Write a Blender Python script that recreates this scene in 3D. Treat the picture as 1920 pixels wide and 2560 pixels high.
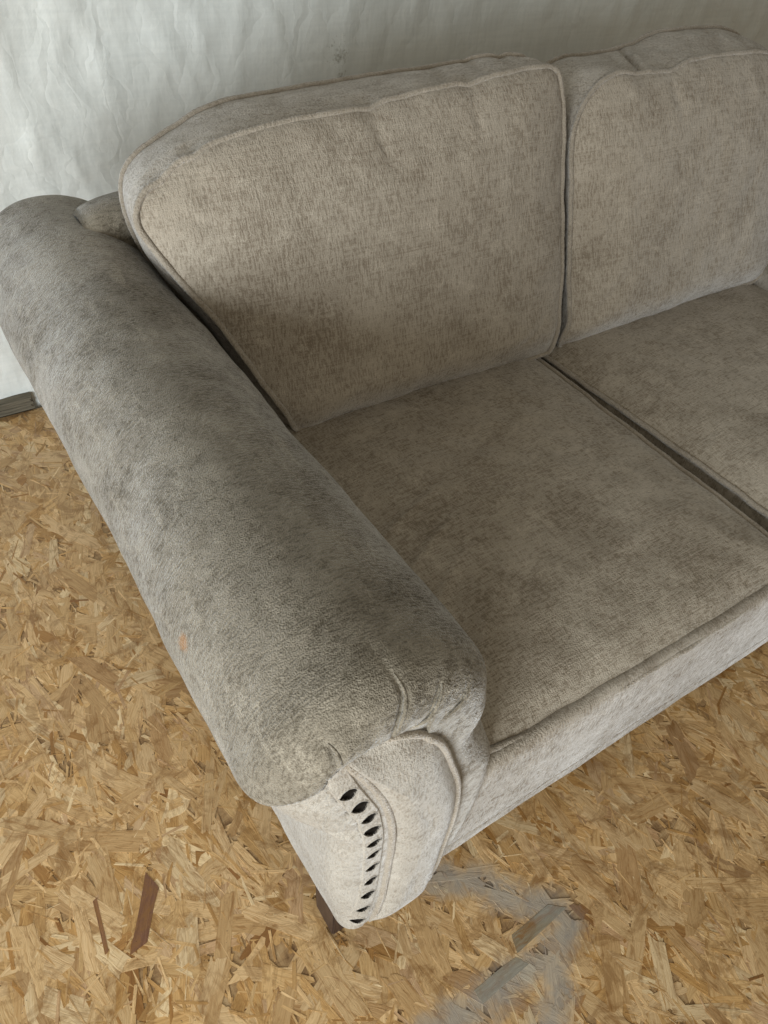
import bpy, bmesh, math, random
import numpy as np
from mathutils import Vector, Matrix, noise
from mathutils.bvhtree import BVHTree

for o in list(bpy.data.objects):
    bpy.data.objects.remove(o)
random.seed(7)
rng = np.random.default_rng(11)
SC = bpy.context.scene
COL = SC.collection

# ------------------------------------------------------------------ camera
cam_d = bpy.data.cameras.new('camera')
cam = bpy.data.objects.new('camera', cam_d)
COL.objects.link(cam)
cam_d.sensor_fit = 'HORIZONTAL'
cam_d.sensor_width = 36.0
cam_d.lens = 35.70
cam_d.clip_start = 0.02
cam_d.clip_end = 100
_R = ((0.83734755, -0.33171693, 0.43452612),
      (-0.54076268, -0.61915164, 0.56940932),
      (0.08015485, -0.71176901, -0.69782524))
cam.matrix_world = Matrix(((_R[0][0], -_R[0][1], -_R[0][2], 0.0),
                           (_R[1][0], -_R[1][1], -_R[1][2], 0.0),
                           (_R[2][0], -_R[2][1], -_R[2][2], 1.2),
                           (0, 0, 0, 1)))
SC.camera = cam

# ------------------------------------------------------------------ light
world = bpy.data.worlds.new('World')
SC.world = world
world.use_nodes = True
bg = world.node_tree.nodes['Background']
bg.inputs['Color'].default_value = (1.0, 0.93, 0.74, 1)
bg.inputs['Strength'].default_value = 0.175

def area(name, loc, target, sx, sy, power, color):
    l = bpy.data.lights.new(name, 'AREA')
    l.shape = 'RECTANGLE'
    l.size, l.size_y = sx, sy
    l.energy = power
    l.color = color
    o = bpy.data.objects.new(name, l)
    COL.objects.link(o)
    o.location = loc
    d = Vector(target) - Vector(loc)
    o.rotation_euler = d.to_track_quat('-Z', 'Y').to_euler()
    return o

area('door_light', (-1.75, -1.0, 0.70), (0.4, 0.8, 0.40), 1.2, 1.2, 92, (0.91, 0.975, 0.985))
area('front_fill', (0.3, -2.0, 2.2), (0.7, 0.8, 0.5), 1.8, 1.4, 16.5, (1.0, 0.93, 0.76))  # unseen fill lamp, added to brighten the cushions and the backdrop

vs = SC.view_settings
vs.view_transform = 'Standard'
vs.look = 'None'
vs.exposure = -0.08
vs.gamma = 1.0

# ------------------------------------------------------------------ helpers
def empty(name, loc, label, cat, group=None):
    o = bpy.data.objects.new(name, None)
    o.empty_display_size = 0.1
    o.location = loc
    COL.objects.link(o)
    o['label'] = label
    o['category'] = cat
    if group:
        o['group'] = group
    return o

def mesh_obj(name, verts, faces, mat, parent=None, smooth=True, mats=None):
    """verts are given in world coordinates; stored relative to the parent."""
    V = np.asarray(verts, dtype=float).reshape(-1, 3)
    if parent is not None:
        off = np.zeros(3)
        p = parent
        while p is not None:
            off += np.array(p.location)
            p = p.parent
        V = V - off
    me = bpy.data.meshes.new(name)
    me.from_pydata(V.tolist(), [], faces)
    me.validate()
    me.update()
    if smooth:
        me.polygons.foreach_set('use_smooth', [True] * len(me.polygons))
    me.materials.append(mat)
    o = bpy.data.objects.new(name, me)
    COL.objects.link(o)
    if parent is not None:
        o.parent = parent
    return o

def catmull(pts, n, closed=False):
    """resample a control polyline as a Catmull-Rom spline, even arc length."""
    P = [np.array(p, dtype=float) for p in pts]
    m = len(P)
    out = []
    segs = m if closed else m - 1
    for i in range(segs):
        if closed:
            p0, p1, p2, p3 = P[(i - 1) % m], P[i], P[(i + 1) % m], P[(i + 2) % m]
        else:
            p1, p2 = P[i], P[i + 1]
            p0 = P[i - 1] if i > 0 else 2 * p1 - p2
            p3 = P[i + 2] if i + 2 < m else 2 * p2 - p1
        for k in range(24):
            t = k / 24
            out.append(0.5 * ((2 * p1) + (-p0 + p2) * t + (2 * p0 - 5 * p1 + 4 * p2 - p3) * t * t
                              + (-p0 + 3 * p1 - 3 * p2 + p3) * t ** 3))
    out.append(P[0] if closed else P[-1])
    out = np.array(out)
    d = np.r_[0, np.cumsum(np.linalg.norm(np.diff(out, axis=0), axis=1))]
    if closed:
        s = np.linspace(0, d[-1], n + 1)[:-1]
    else:
        s = np.linspace(0, d[-1], n)
    return np.stack([np.interp(s, d, out[:, k]) for k in range(out.shape[1])], 1)

def nz(p, scale, seed=0.0):
    v = Vector((p[0] * scale + seed, p[1] * scale + seed * 1.7, p[2] * scale - seed))
    return noise.noise(v)

def wobble(P, amp=0.003, scale=9.0, seed=0.0):
    out = np.array(P, dtype=float)
    for i, p in enumerate(out):
        v = Vector((p[0] * scale + seed, p[1] * scale - seed, p[2] * scale + 2 * seed))
        n = noise.noise_vector(v)
        out[i] = p + amp * np.array(n)
    return out

def tube(path, r, segs=10, closed=False, taper=0.0, rib=0.0):
    P = np.asarray(path, float)
    n = len(P)
    verts, faces = [], []
    up = None
    for i in range(n):
        if closed:
            t = P[(i + 1) % n] - P[i - 1]
        else:
            t = P[min(i + 1, n - 1)] - P[max(i - 1, 0)]
        t = t / (np.linalg.norm(t) + 1e-9)
        if up is None:
            up = np.cross(t, [0.3, 0.5, 0.8])
        up = up - t * np.dot(up, t)
        up /= np.linalg.norm(up) + 1e-9
        b = np.cross(t, up)
        rr = r * (1 + rib * noise.noise(Vector(P[i]) * 330) + rib * 0.6 * noise.noise(Vector(P[i]) * 90)) if rib else r
        if taper and not closed:
            u = min(i, n - 1 - i) / (n * taper)
            rr = r * min(1, math.sqrt(max(u, 0.02)))
        for k in range(segs):
            a = 2 * math.pi * k / segs
            verts.append(P[i] + rr * (math.cos(a) * up + math.sin(a) * b))
    rings = n if closed else n - 1
    for i in range(rings):
        j = (i + 1) % n
        for k in range(segs):
            l = (k + 1) % segs
            faces.append((i * segs + k, i * segs + l, j * segs + l, j * segs + k))
    if not closed:
        faces.append(tuple(range(segs))[::-1])
        faces.append(tuple((n - 1) * segs + k for k in range(segs)))
    return verts, faces

def box(lo, hi, bevel=0.004, segs=2):
    bm = bmesh.new()
    bmesh.ops.create_cube(bm, size=1.0)
    for v in bm.verts:
        v.co = Vector([lo[k] + (v.co[k] + 0.5) * (hi[k] - lo[k]) for k in range(3)])
    if bevel:
        bmesh.ops.bevel(bm, geom=list(bm.edges), offset=bevel, segments=segs, profile=0.5, affect='EDGES')
    vs_ = [tuple(v.co) for v in bm.verts]
    fs_ = [tuple(v.index for v in f.verts) for f in bm.faces]
    bm.free()
    return vs_, fs_

# ------------------------------------------------------------------ materials
class NT:
    def __init__(self, name):
        self.m = bpy.data.materials.new(name)
        self.m.use_nodes = True
        self.t = self.m.node_tree
        self.b = self.t.nodes['Principled BSDF']
    def n(self, typ, **kw):
        nd = self.t.nodes.new(typ)
        for k, v in kw.items():
            setattr(nd, k, v)
        return nd
    def put(self, sock, v):
        if hasattr(v, 'is_linked') or hasattr(v, 'links'):
            self.t.links.new(v, sock)
        else:
            sock.default_value = v
    def math(self, op, a, b=0.0, c=None, clamp=False):
        nd = self.n('ShaderNodeMath', operation=op, use_clamp=clamp)
        self.put(nd.inputs[0], a)
        self.put(nd.inputs[1], b)
        if c is not None:
            self.put(nd.inputs[2], c)
        return nd.outputs[0]
    def vmath(self, op, a, b=None):
        nd = self.n('ShaderNodeVectorMath', operation=op)
        self.put(nd.inputs[0], a)
        if b is not None:
            self.put(nd.inputs[1], b)
        return nd.outputs['Value'] if op in ('LENGTH', 'DISTANCE', 'DOT_PRODUCT') else nd.outputs['Vector']
    def mix(self, f, a, b, blend='MIX'):
        nd = self.n('ShaderNodeMix', data_type='RGBA', blend_type=blend)
        self.put(nd.inputs['Factor'], f)
        self.put(nd.inputs['A'] if False else nd.inputs[6], a)
        self.put(nd.inputs[7], b)
        return nd.outputs[2]
    def noise(self, vec, scale, detail=2.0, rough=0.5, dist=0.0):
        nd = self.n('ShaderNodeTexNoise')
        self.put(nd.inputs['Vector'], vec)
        nd.inputs['Scale'].default_value = scale
        nd.inputs['Detail'].default_value = detail
        nd.inputs['Roughness'].default_value = rough
        nd.inputs['Distortion'].default_value = dist
        return nd.outputs['Fac']
    def ramp(self, fac, stops, interp='LINEAR'):
        nd = self.n('ShaderNodeValToRGB')
        nd.color_ramp.interpolation = interp
        el = nd.color_ramp.elements
        while len(el) < len(stops):
            el.new(0.5)
        for e, (p, c) in zip(el, stops):
            e.position = p
            e.color = c if len(c) == 4 else (*c, 1)
        self.put(nd.inputs[0], fac)
        return nd.outputs[0]
    def mapv(self, vec, scale=(1, 1, 1), rot=(0, 0, 0), loc=(0, 0, 0)):
        nd = self.n('ShaderNodeMapping')
        self.put(nd.inputs['Vector'], vec)
        nd.inputs['Scale'].default_value = scale
        nd.inputs['Rotation'].default_value = rot
        nd.inputs['Location'].default_value = loc
        return nd.outputs[0]

def g(v):
    return (v, v, v)

def fabric(name, streaks, lean=0.0, lower=None, frost=((26, 26, 34), 0.45), patch=0.5, grain=420.0, bump=0.5, base_dark=(0.25, 0.195, 0.145), base_light=(0.47, 0.40, 0.33),
           stain=None, patches=()):
    """chenille pile: short raised threads, brushed nap patches, fine grain"""
    N = NT(name)
    pos = N.n('ShaderNodeNewGeometry').outputs['Position']
    warp = N.n('ShaderNodeTexNoise')
    N.put(warp.inputs['Vector'], pos)
    warp.inputs['Scale'].default_value = 18
    wv = N.vmath('SCALE', N.vmath('SUBTRACT', warp.outputs['Color'], (0.5, 0.5, 0.5)))
    wv.node.inputs['Scale'].default_value = 0.012
    p2 = N.vmath('ADD', pos, wv)
    # threads: short raised strokes, each direction sharpened on its own
    th = None
    pr_ = N.mapv(pos, rot=(lean, 0, 0))
    for sc in streaks:
        q = N.math('MULTIPLY', N.math('SUBTRACT', N.noise(N.mapv(pr_, sc[:3]), 1.0, 1.0, 0.5), 0.5), sc[3])
        th = q if th is None else N.math('ADD', th, q)
    th = N.math('ADD', th, 0.5)
    gr = N.noise(pos, grain, 1.0, 0.6)
    big = N.noise(pos, 5.5, 5.0, 0.68, 0.8)
    mid = N.noise(p2, 24.0, 5.0, 0.75, 0.4)
    dens = N.noise(pos, 14.0, 4.0, 0.7, 0.5)
    # nap patches: brushed one way or the other
    nap = N.math('ADD', N.math('MULTIPLY', big, 0.55), N.math('MULTIPLY', mid, 0.45))
    for (c, rad, amt) in patches:
        d = N.vmath('DISTANCE', p2, c)
        m = N.math('SUBTRACT', 1.0, N.math('DIVIDE', d, rad), clamp=True)
        nap = N.math('ADD', nap, N.math('MULTIPLY', N.math('MULTIPLY', m, mid), amt))
    if lower:
        # lit look of the arm front painted in paler; share is stored on the mesh
        dn = N.n('ShaderNodeAttribute', attribute_name='facing').outputs['Fac']
        nap = N.math('ADD', nap, N.math('MULTIPLY', dn, 0.03))
    napm = N.ramp(nap, [(0.38, g(0)), (0.50, g(0.5)), (0.53, g(0.62)), (0.62, g(1))])
    # dark gaps between the threads show where the pile is thin
    gap = N.math('ADD', th, N.math('MULTIPLY', N.math('SUBTRACT', dens, 0.5), -0.5))
    thm = N.ramp(gap, [(0.36, g(0)), (0.49, g(0.78)), (0.66, g(1))])
    grm = N.ramp(gr, [(0.36, g(0)), (0.64, g(1))])
    f = N.math('ADD', N.math('MULTIPLY', napm, patch), N.math('ADD', N.math('MULTIPLY', thm, 0.38), N.math('MULTIPLY', grm, 0.26)))
    f = N.math('ADD', f, 0.5 - patch * 0.5 - 0.375, clamp=True)
    col = N.mix(f, (*base_dark, 1), (*base_light, 1))
    # pale brushed flecks where the pile stands up
    fr = N.noise(N.mapv(p2, frost[0]), 1.0, 5.0, 0.78, 0.3)
    frm = N.math('MULTIPLY', N.ramp(fr, [(0.53, g(0)), (0.66, g(1))]), N.math('ADD', N.math('MULTIPLY', grm, 0.75), 0.15))
    col = N.mix(N.math('MULTIPLY', frm, frost[1]), col, (*[min(0.75, 1.22 * c + 0.03) for c in base_light], 1))
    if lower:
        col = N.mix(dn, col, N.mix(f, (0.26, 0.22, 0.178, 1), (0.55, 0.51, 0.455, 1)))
    if stain:
        d = N.vmath('DISTANCE', p2, stain)
        sm = N.math('ADD', N.math('DIVIDE', d, 0.016), N.math('MULTIPLY', N.math('SUBTRACT', mid, 0.5), 3.0))
        smr = N.ramp(sm, [(0.25, g(0.75)), (0.7, g(0))])
        col = N.mix(smr, col, (0.36, 0.17, 0.05, 1))
    N.put(N.b.inputs['Base Color'], col)
    N.b.inputs['Roughness'].default_value = 0.85
    N.b.inputs['Specular IOR Level'].default_value = 0.25
    N.b.inputs['Sheen Weight'].default_value = 0.9
    N.put(N.b.inputs['Sheen Weight'], N.math('ADD', N.math('MULTIPLY', f, 0.9), 0.12))
    N.b.inputs['Sheen Roughness'].default_value = 0.42
    N.b.inputs['Sheen Tint'].default_value = (0.93, 0.95, 1.0, 1)
    h = N.math('ADD', N.math('MULTIPLY', th, 1.0), N.math('ADD', N.math('MULTIPLY', gr, 1.1), N.math('MULTIPLY', mid, 0.7)))
    bp = N.n('ShaderNodeBump')
    bp.inputs['Strength'].default_value = bump
    bp.inputs['Distance'].default_value = 0.0035
    N.put(bp.inputs['Height'], h)
    N.put(N.b.inputs['Normal'], bp.outputs[0])
    return N.m

BD, BL = (0.225, 0.178, 0.132), (0.595, 0.522, 0.435)
M_back = fabric('chenille_back', [(390, 200, 80, 1.0), (14, 60, 420, 0.42), (900, 900, 900, 0.3)], lean=math.radians(22), patch=0.26, grain=620, bump=0.5,
                base_dark=BD, base_light=BL, patches=[((0.80, 0.90, 0.50), 0.06, -0.30), ((0.47, 0.92, 0.60), 0.13, -0.35), ((1.12, 0.98, 0.66), 0.05, -0.4), ((1.11, 0.93, 0.56), 0.05, -0.4)])
M_seat = fabric('chenille_seat', [(80, 430, 100, 0.8), (430, 90, 100, 0.65), (14, 430, 60, 0.35)], patch=0.32, grain=620, bump=0.45,
                base_dark=(0.205, 0.162, 0.116), base_light=(0.565, 0.494, 0.405),
                patches=[((0.755, 0.515, 0.41), 0.055, -0.45), ((0.740, 0.455, 0.41), 0.08, -0.40), ((0.60, 0.60, 0.40), 0.10, -0.25), ((0.50, 0.36, 0.40), 0.16, -0.30), ((0.88, 0.38, 0.40), 0.10, -0.2)])
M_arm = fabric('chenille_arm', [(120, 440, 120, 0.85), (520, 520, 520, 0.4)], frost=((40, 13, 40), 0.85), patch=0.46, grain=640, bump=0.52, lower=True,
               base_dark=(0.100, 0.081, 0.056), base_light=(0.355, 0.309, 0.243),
               patches=[((0.205, 1.115, 0.655), 0.10, 0.45), ((0.20, 0.62, 0.66), 0.12, 0.2), ((0.30, 0.95, 0.62), 0.12, -0.3)], stain=(0.119, 0.448, 0.584))
M_front = fabric('chenille_front', [(430, 300, 130, 0.8), (60, 60, 330, 0.3)], patch=0.36, grain=620, bump=0.4,
                 base_dark=(0.26, 0.22, 0.178), base_light=(0.55, 0.51, 0.455))
M_rail = fabric('chenille_rail', [(400, 200, 80, 0.9), (30, 60, 330, 0.35)], patch=0.5, grain=560, bump=0.45,
                base_dark=(0.205, 0.165, 0.122), base_light=(0.50, 0.44, 0.37))

def piping_mat():
    m = fabric('chenille_piping', [(420, 420, 420, 1.0)], patch=0.3, grain=700, bump=0.6,
               base_dark=(0.26, 0.212, 0.16), base_light=(0.54, 0.475, 0.40))
    return m
M_pipe = piping_mat()

def dark_mat():
    N = NT('slot_shade')  # near-black colour standing in for the shade inside the shallow slots
    pos = N.n('ShaderNodeNewGeometry').outputs['Position']
    f = N.noise(pos, 300, 3)
    N.put(N.b.inputs['Base Color'], N.ramp(f, [(0.3, (0.005, 0.004, 0.003)), (0.7, (0.016, 0.012, 0.009))]))
    N.b.inputs['Specular IOR Level'].default_value = 0.1
    N.b.inputs['Roughness'].default_value = 0.8
    return N.m
M_dark = dark_mat()

def wood_mat(name, a, b, scale=(20, 20, 260), rough=0.45):
    N = NT(name)
    pos = N.n('ShaderNodeNewGeometry').outputs['Position']
    f = N.noise(N.mapv(pos, scale), 1.0, 4, 0.65, 0.4)
    N.put(N.b.inputs['Base Color'], N.ramp(f, [(0.3, a), (0.7, b)]))
    N.b.inputs['Roughness'].default_value = rough
    bp = N.n('ShaderNodeBump')
    bp.inputs['Strength'].default_value = 0.4
    bp.inputs['Distance'].default_value = 0.002
    N.put(bp.inputs['Height'], f)
    N.put(N.b.inputs['Normal'], bp.outputs[0])
    return N.m
M_leg = wood_mat('dark_stained_wood', (0.022, 0.012, 0.010), (0.055, 0.032, 0.026), (260, 260, 25))
M_batten = wood_mat('weathered_wood', (0.05, 0.043, 0.03), (0.24, 0.205, 0.15), (10, 200, 330), 0.9)

def seg_dist(N, P, a, b):
    """distance in the floor plane from P to the segment a-b"""
    ax, ay = a
    bx, by = b
    dx, dy = bx - ax, by - ay
    L2 = dx * dx + dy * dy
    pa = N.vmath('SUBTRACT', P, (ax, ay, 0))
    t = N.math('DIVIDE', N.vmath('DOT_PRODUCT', pa, (dx, dy, 0)), L2, clamp=True)
    sc = N.n('ShaderNodeVectorMath', operation='SCALE')
    sc.inputs[0].default_value = (dx, dy, 0)
    N.put(sc.inputs['Scale'], t)
    return N.vmath('LENGTH', N.vmath('SUBTRACT', pa, sc.outputs['Vector']))

STAIN = [(0.370, 0.285), (0.436, 0.235), (0.468, 0.190), (0.510, 0.150), (0.515, 0.115), (0.455, 0.100), (0.385, 0.106), (0.32, 0.108), (0.24, 0.110)]
STAIN2 = [(0.470, 0.108), (0.440, 0.058), (0.385, 0.02), (0.34, -0.02)]

def flake_mat(flat=False):
    N = NT('osb_flake' if not flat else 'osb_sheet')
    geo = N.n('ShaderNodeNewGeometry').outputs['Position']
    P = N.vmath('MULTIPLY', geo, (1, 1, 0))
    if flat:
        f = N.noise(N.mapv(geo, (55, 9, 1), (0, 0, 0.4)), 1.0, 4, 0.7, 1.5)
        f2 = N.noise(N.mapv(geo, (12, 50, 1), (0, 0, -0.5)), 1.0, 4, 0.7, 1.5)
        f = N.math('ADD', N.math('MULTIPLY', f, 0.5), N.math('MULTIPLY', f2, 0.5))
        col = N.ramp(f, [(0.35, (0.16, 0.08, 0.03)), (0.5, (0.42, 0.26, 0.12)), (0.65, (0.6, 0.43, 0.24))])
        rnd = f
        N.b.inputs['Roughness'].default_value = 0.6
        h = f
    else:
        at = N.n('ShaderNodeAttribute', attribute_name='tint').outputs['Color']
        ra = N.n('ShaderNodeAttribute', attribute_name='rnd').outputs['Fac']
        uv = N.n('ShaderNodeUVMap').outputs[0]
        warp_ = N.noise(N.mapv(uv, (22, 60, 1)), 1.0, 2, 0.5)
        cmb = N.n('ShaderNodeCombineXYZ')
        N.put(cmb.inputs[1], N.math('MULTIPLY', N.math('SUBTRACT', warp_, 0.5), 0.014))
        uvw = N.vmath('ADD', uv, cmb.outputs[0])
        g1 = N.noise(N.mapv(uvw, (12, 330, 1)), 1.0, 3, 0.7, 0.2)
        g2 = N.noise(N.mapv(uvw, (40, 1000, 1)), 1.0, 2, 0.6, 0.0)
        bl = N.noise(N.mapv(uvw, (20, 90, 1)), 1.0, 4, 0.7, 0.8)
        wl = N.noise(geo, 16, 5, 0.72, 1.5)
        k = N.math('ADD', N.math('MULTIPLY', g1, 0.75), N.math('MULTIPLY', g2, 0.45))
        grain = N.ramp(k, [(0.36, (0.58, 0.42, 0.27)), (0.50, (0.90, 0.85, 0.78)), (0.60, (1.0, 1.0, 1.0)), (0.8, (1.2, 1.24, 1.3))])
        col = N.mix(1.0, at, grain, 'MULTIPLY')
        res = N.ramp(bl, [(0.53, g(0)), (0.66, g(0.7))])
        col = N.mix(res, col, (0.29, 0.135, 0.035, 1))
        res2 = N.ramp(wl, [(0.50, g(0)), (0.62, g(0.75))])
        col = N.mix(N.math('MULTIPLY', res2, N.math('ADD', N.math('MULTIPLY', g1, 1.1), 0.2), clamp=True), col, (0.26, 0.125, 0.035, 1))
        spk = N.noise(geo, 260, 2, 0.6)
        col = N.mix(N.ramp(spk, [(0.70, g(0)), (0.76, g(0.7))]), col, (0.07, 0.03, 0.012, 1))
        rnd = ra
        h = N.math('ADD', k, N.math('MULTIPLY', bl, 0.6))
        N.b.inputs['Roughness'].default_value = 0.5
        N.put(N.b.inputs['Roughness'], N.math('ADD', N.math('MULTIPLY', rnd, 0.25), 0.38))
    # grey paint rubbed into the board
    d = None
    for pts in (STAIN, STAIN2):
        for a, b in zip(pts, pts[1:]):
            s = seg_dist(N, P, a, b)
            d = s if d is None else N.math('MINIMUM', d, s)
    e = N.noise(geo, 34, 3, 0.6)
    e2 = N.noise(geo, 140, 3, 0.6)
    d = N.math('ADD', d, N.math('MULTIPLY', N.math('SUBTRACT', e, 0.5), 0.05))
    d = N.math('ADD', d, N.math('MULTIPLY', N.math('SUBTRACT', e2, 0.5), 0.012))
    msk = N.ramp(d, [(0.002, g(0.66)), (0.014, g(0.50)), (0.036, g(0.0))])
    if not flat:
        msk = N.math('MULTIPLY', msk, N.ramp(rnd, [(0.08, g(0.74)), (0.22, g(1.0))]))
        paint = N.mix(N.math('MULTIPLY', k, 0.7), (0.25, 0.262, 0.262, 1), (0.46, 0.48, 0.48, 1))
    else:
        paint = (0.2, 0.21, 0.22, 1)
    col = N.mix(msk, col, paint)
    N.put(N.b.inputs['Base Color'], col)
    bp = N.n('ShaderNodeBump')
    bp.inputs['Strength'].default_value = 0.5
    bp.inputs['Distance'].default_value = 0.0012
    N.put(bp.inputs['Height'], h)
    N.put(N.b.inputs['Normal'], bp.outputs[0])
    return N.m
M_flake = flake_mat()
M_sheet = flake_mat(True)

def tarp_mat():
    N = NT('woven_tarpaulin')
    pos = N.n('ShaderNodeNewGeometry').outputs['Position']
    weave = N.n('ShaderNodeTexWave', wave_type='BANDS', bands_direction='X')
    N.put(weave.inputs['Vector'], pos)
    weave.inputs['Scale'].default_value = 130
    weave.inputs['Distortion'].default_value = 0.6
    weave2 = N.n('ShaderNodeTexWave', wave_type='BANDS', bands_direction='Z')
    N.put(weave2.inputs['Vector'], pos)
    weave2.inputs['Scale'].default_value = 130
    weave2.inputs['Distortion'].default_value = 0.6
    wv = N.math('ADD', weave.outputs['Fac'], weave2.outputs['Fac'])
    long_ = N.noise(N.mapv(pos, (130, 1, 6)), 1.0, 3, 0.6)
    long2 = N.noise(N.mapv(pos, (6, 1, 130)), 1.0, 3, 0.6)
    big = N.noise(pos, 2.5, 4, 0.6)
    k = N.math('ADD', N.math('MULTIPLY', N.math('ADD', long_, long2), 0.35), N.math('MULTIPLY', big, 0.3))
    col = N.ramp(k, [(0.35, (0.75, 0.78, 0.775)), (0.62, (0.85, 0.875, 0.865))])
    # grime spots
    sp = N.math('ADD', N.math('MULTIPLY', N.noise(pos, 170, 2, 0.6), 0.6), N.math('MULTIPLY', N.noise(pos, 45, 3, 0.6), 0.4))
    msk = None
    for c, r in (((1.036, 1.72, 0.718), 0.07), ((1.045, 1.72, 0.662), 0.05)):
        m = N.math('SUBTRACT', 1.0, N.math('DIVIDE', N.vmath('DISTANCE', pos, c), r), clamp=True)
        msk = m if msk is None else N.math('MAXIMUM', msk, m)
    msk = N.math('ADD', N.math('MULTIPLY', msk, 0.35), N.math('SUBTRACT', sp, 0.5))
    msk = N.ramp(msk, [(0.24, g(0)), (0.40, g(0.5))])
    col = N.mix(msk, col, (0.17, 0.15, 0.10, 1))
    N.put(N.b.inputs['Base Color'], col)
    N.b.inputs['Roughness'].default_value = 0.5
    N.b.inputs['Specular IOR Level'].default_value = 0.35
    cr = N.noise(N.mapv(pos, (1, 1, 0.5)), 13, 2, 0.45, 0.5)
    cr2 = N.noise(N.mapv(pos, (1, 1, 0.5), (0, 0.5, 0)), 40, 2, 0.5, 0.4)
    h = N.math('ADD', N.math('MULTIPLY', cr, 1.0), N.math('MULTIPLY', cr2, 0.3))
    vo = N.n('ShaderNodeTexVoronoi', feature='DISTANCE_TO_EDGE')
    wz = N.n('ShaderNodeTexNoise')
    N.put(wz.inputs['Vector'], pos)
    wz.inputs['Scale'].default_value = 9
    wz.inputs['Detail'].default_value = 3
    sc_ = N.vmath('SCALE', wz.outputs['Color'])
    sc_.node.inputs['Scale'].default_value = 0.16
    N.put(vo.inputs['Vector'], N.mapv(N.vmath('ADD', pos, sc_), (1, 1, 0.42)))
    vo.inputs['Scale'].default_value = 11
    h = N.math('ADD', h, N.math('MULTIPLY', N.math('MINIMUM', vo.outputs['Distance'], 0.25), 1.6))
    h = N.math('ADD', h, N.math('MULTIPLY', wv, 0.010))
    bp = N.n('ShaderNodeBump')
    bp.inputs['Strength'].default_value = 0.55
    bp.inputs['Distance'].default_value = 0.008
    N.put(bp.inputs['Height'], h)
    N.put(N.b.inputs['Normal'], bp.outputs[0])
    return N.m
M_tarp = tarp_mat()

def plain(name, c, rough=0.8):
    N = NT(name)
    pos = N.n('ShaderNodeNewGeometry').outputs['Position']
    f = N.noise(pos, 12, 4)
    N.put(N.b.inputs['Base Color'], N.ramp(f, [(0.3, tuple(0.8 * x for x in c)), (0.7, c)]))
    N.b.inputs['Roughness'].default_value = rough
    return N.m
M_wall = plain('grey_wall', (0.3, 0.3, 0.28))

# ------------------------------------------------------------------ floor
FY1 = 1.694      # far edge of the board, at the wall
floor = mesh_obj('floor', [(-3, -3, 0), (5, -3, 0), (5, FY1, 0), (-3, FY1, 0), (-3, -3, -0.018), (5, -3, -0.018), (5, FY1, -0.018), (-3, FY1, -0.018)],
                 [(0, 1, 2, 3), (7, 6, 5, 4), (0, 4, 5, 1), (1, 5, 6, 2), (2, 6, 7, 3), (3, 7, 4, 0)], M_sheet, smooth=False)
floor['kind'] = 'structure'
ground = mesh_obj('ground', [(-3, FY1 - 0.3, -0.03), (5, FY1 - 0.3, -0.03), (5, 2.3, -0.03), (-3, 2.3, -0.03)], [(0, 1, 2, 3)], M_wall, smooth=False)
ground['kind'] = 'structure'

_pal = np.array([(0.60, 0.425, 0.235), (0.53, 0.36, 0.18), (0.48, 0.305, 0.135), (0.41, 0.245, 0.095), (0.33, 0.18, 0.062), (0.47, 0.315, 0.185), (0.235, 0.115, 0.037), (0.66, 0.52, 0.33)])
_old = np.array([(0.63, 0.48, 0.29), (0.56, 0.41, 0.23), (0.50, 0.345, 0.18), (0.44, 0.29, 0.14), (0.36, 0.215, 0.09), (0.46, 0.32, 0.21), (0.25, 0.135, 0.05), (0.68, 0.56, 0.38)])
_pw = np.array([0.29, 0.26, 0.17, 0.09, 0.045, 0.055, 0.01, 0.08])

def flake(cx, cy, L, w, ang, z, tilt, roll_, jag):
    """outline of one strand: ragged ends, straight grain-wise sides"""
    n = 3 if w < 0.008 else random.choice((5, 6, 7))
    cut1, cut2 = random.uniform(-0.5, 0.5) * w, random.uniform(-0.5, 0.5) * w
    pts = []
    for k in range(n):
        v = -0.5 + k / (n - 1)
        pts.append((-L / 2 + cut1 * v * 2 + random.uniform(-1, 1) * jag, v * w))
    pts.append((random.uniform(-0.2, 0.2) * L, w / 2 * random.uniform(0.8, 1.05)))
    for k in range(n):
        v = 0.5 - k / (n - 1)
        pts.append((L / 2 + cut2 * v * 2 + random.uniform(-1, 1) * jag, v * w * random.uniform(0.75, 1)))
    pts.append((random.uniform(-0.2, 0.2) * L, -w / 2 * random.uniform(0.8, 1.05)))
    ca, sa = math.cos(ang), math.sin(ang)
    top = []
    for (u, v) in pts:
        top.append((cx + u * ca - v * sa, cy + u * sa + v * ca, z + u * tilt + v * roll_))
    uo, vo = random.uniform(0, 50), random.uniform(0, 50)
    uv = [(u + uo, v + vo) for u, v in pts]
    return top, uv

def flake_mesh(name, fl):
    """fl: list of (top, uv, tint, rnd)"""
    V, F, UV, T, RN = [], [], [], [], []
    for top, uv, tint, rn in fl:
        b = len(V)
        n = len(top)
        V += top
        V += [(x, y, z - 0.0004) for x, y, z in top]
        F.append(tuple(b + k for k in range(n)))
        UV += uv
        T += [tint] * n
        RN += [rn] * n
        for k in range(n):
            l = (k + 1) % n
            F.append((b + k, b + n + k, b + n + l, b + l))
            UV += [uv[k], uv[k], uv[l], uv[l]]
            T += [tint] * 4
            RN += [rn] * 4
    me = bpy.data.meshes.new(name)
    me.from_pydata(V, [], F)
    ul = me.uv_layers.new(name='UVMap')
    ul.data.foreach_set('uv', np.array(UV, dtype=np.float32).ravel())
    ca = me.color_attributes.new('tint', 'FLOAT_COLOR', 'CORNER')
    ca.data.foreach_set('color', np.array([(*t, 1) for t in T], dtype=np.float32).ravel())
    ra = me.attributes.new('rnd', 'FLOAT', 'CORNER')
    ra.data.foreach_set('value', np.array(RN, dtype=np.float32))
    me.materials.append(M_flake)
    return me

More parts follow.
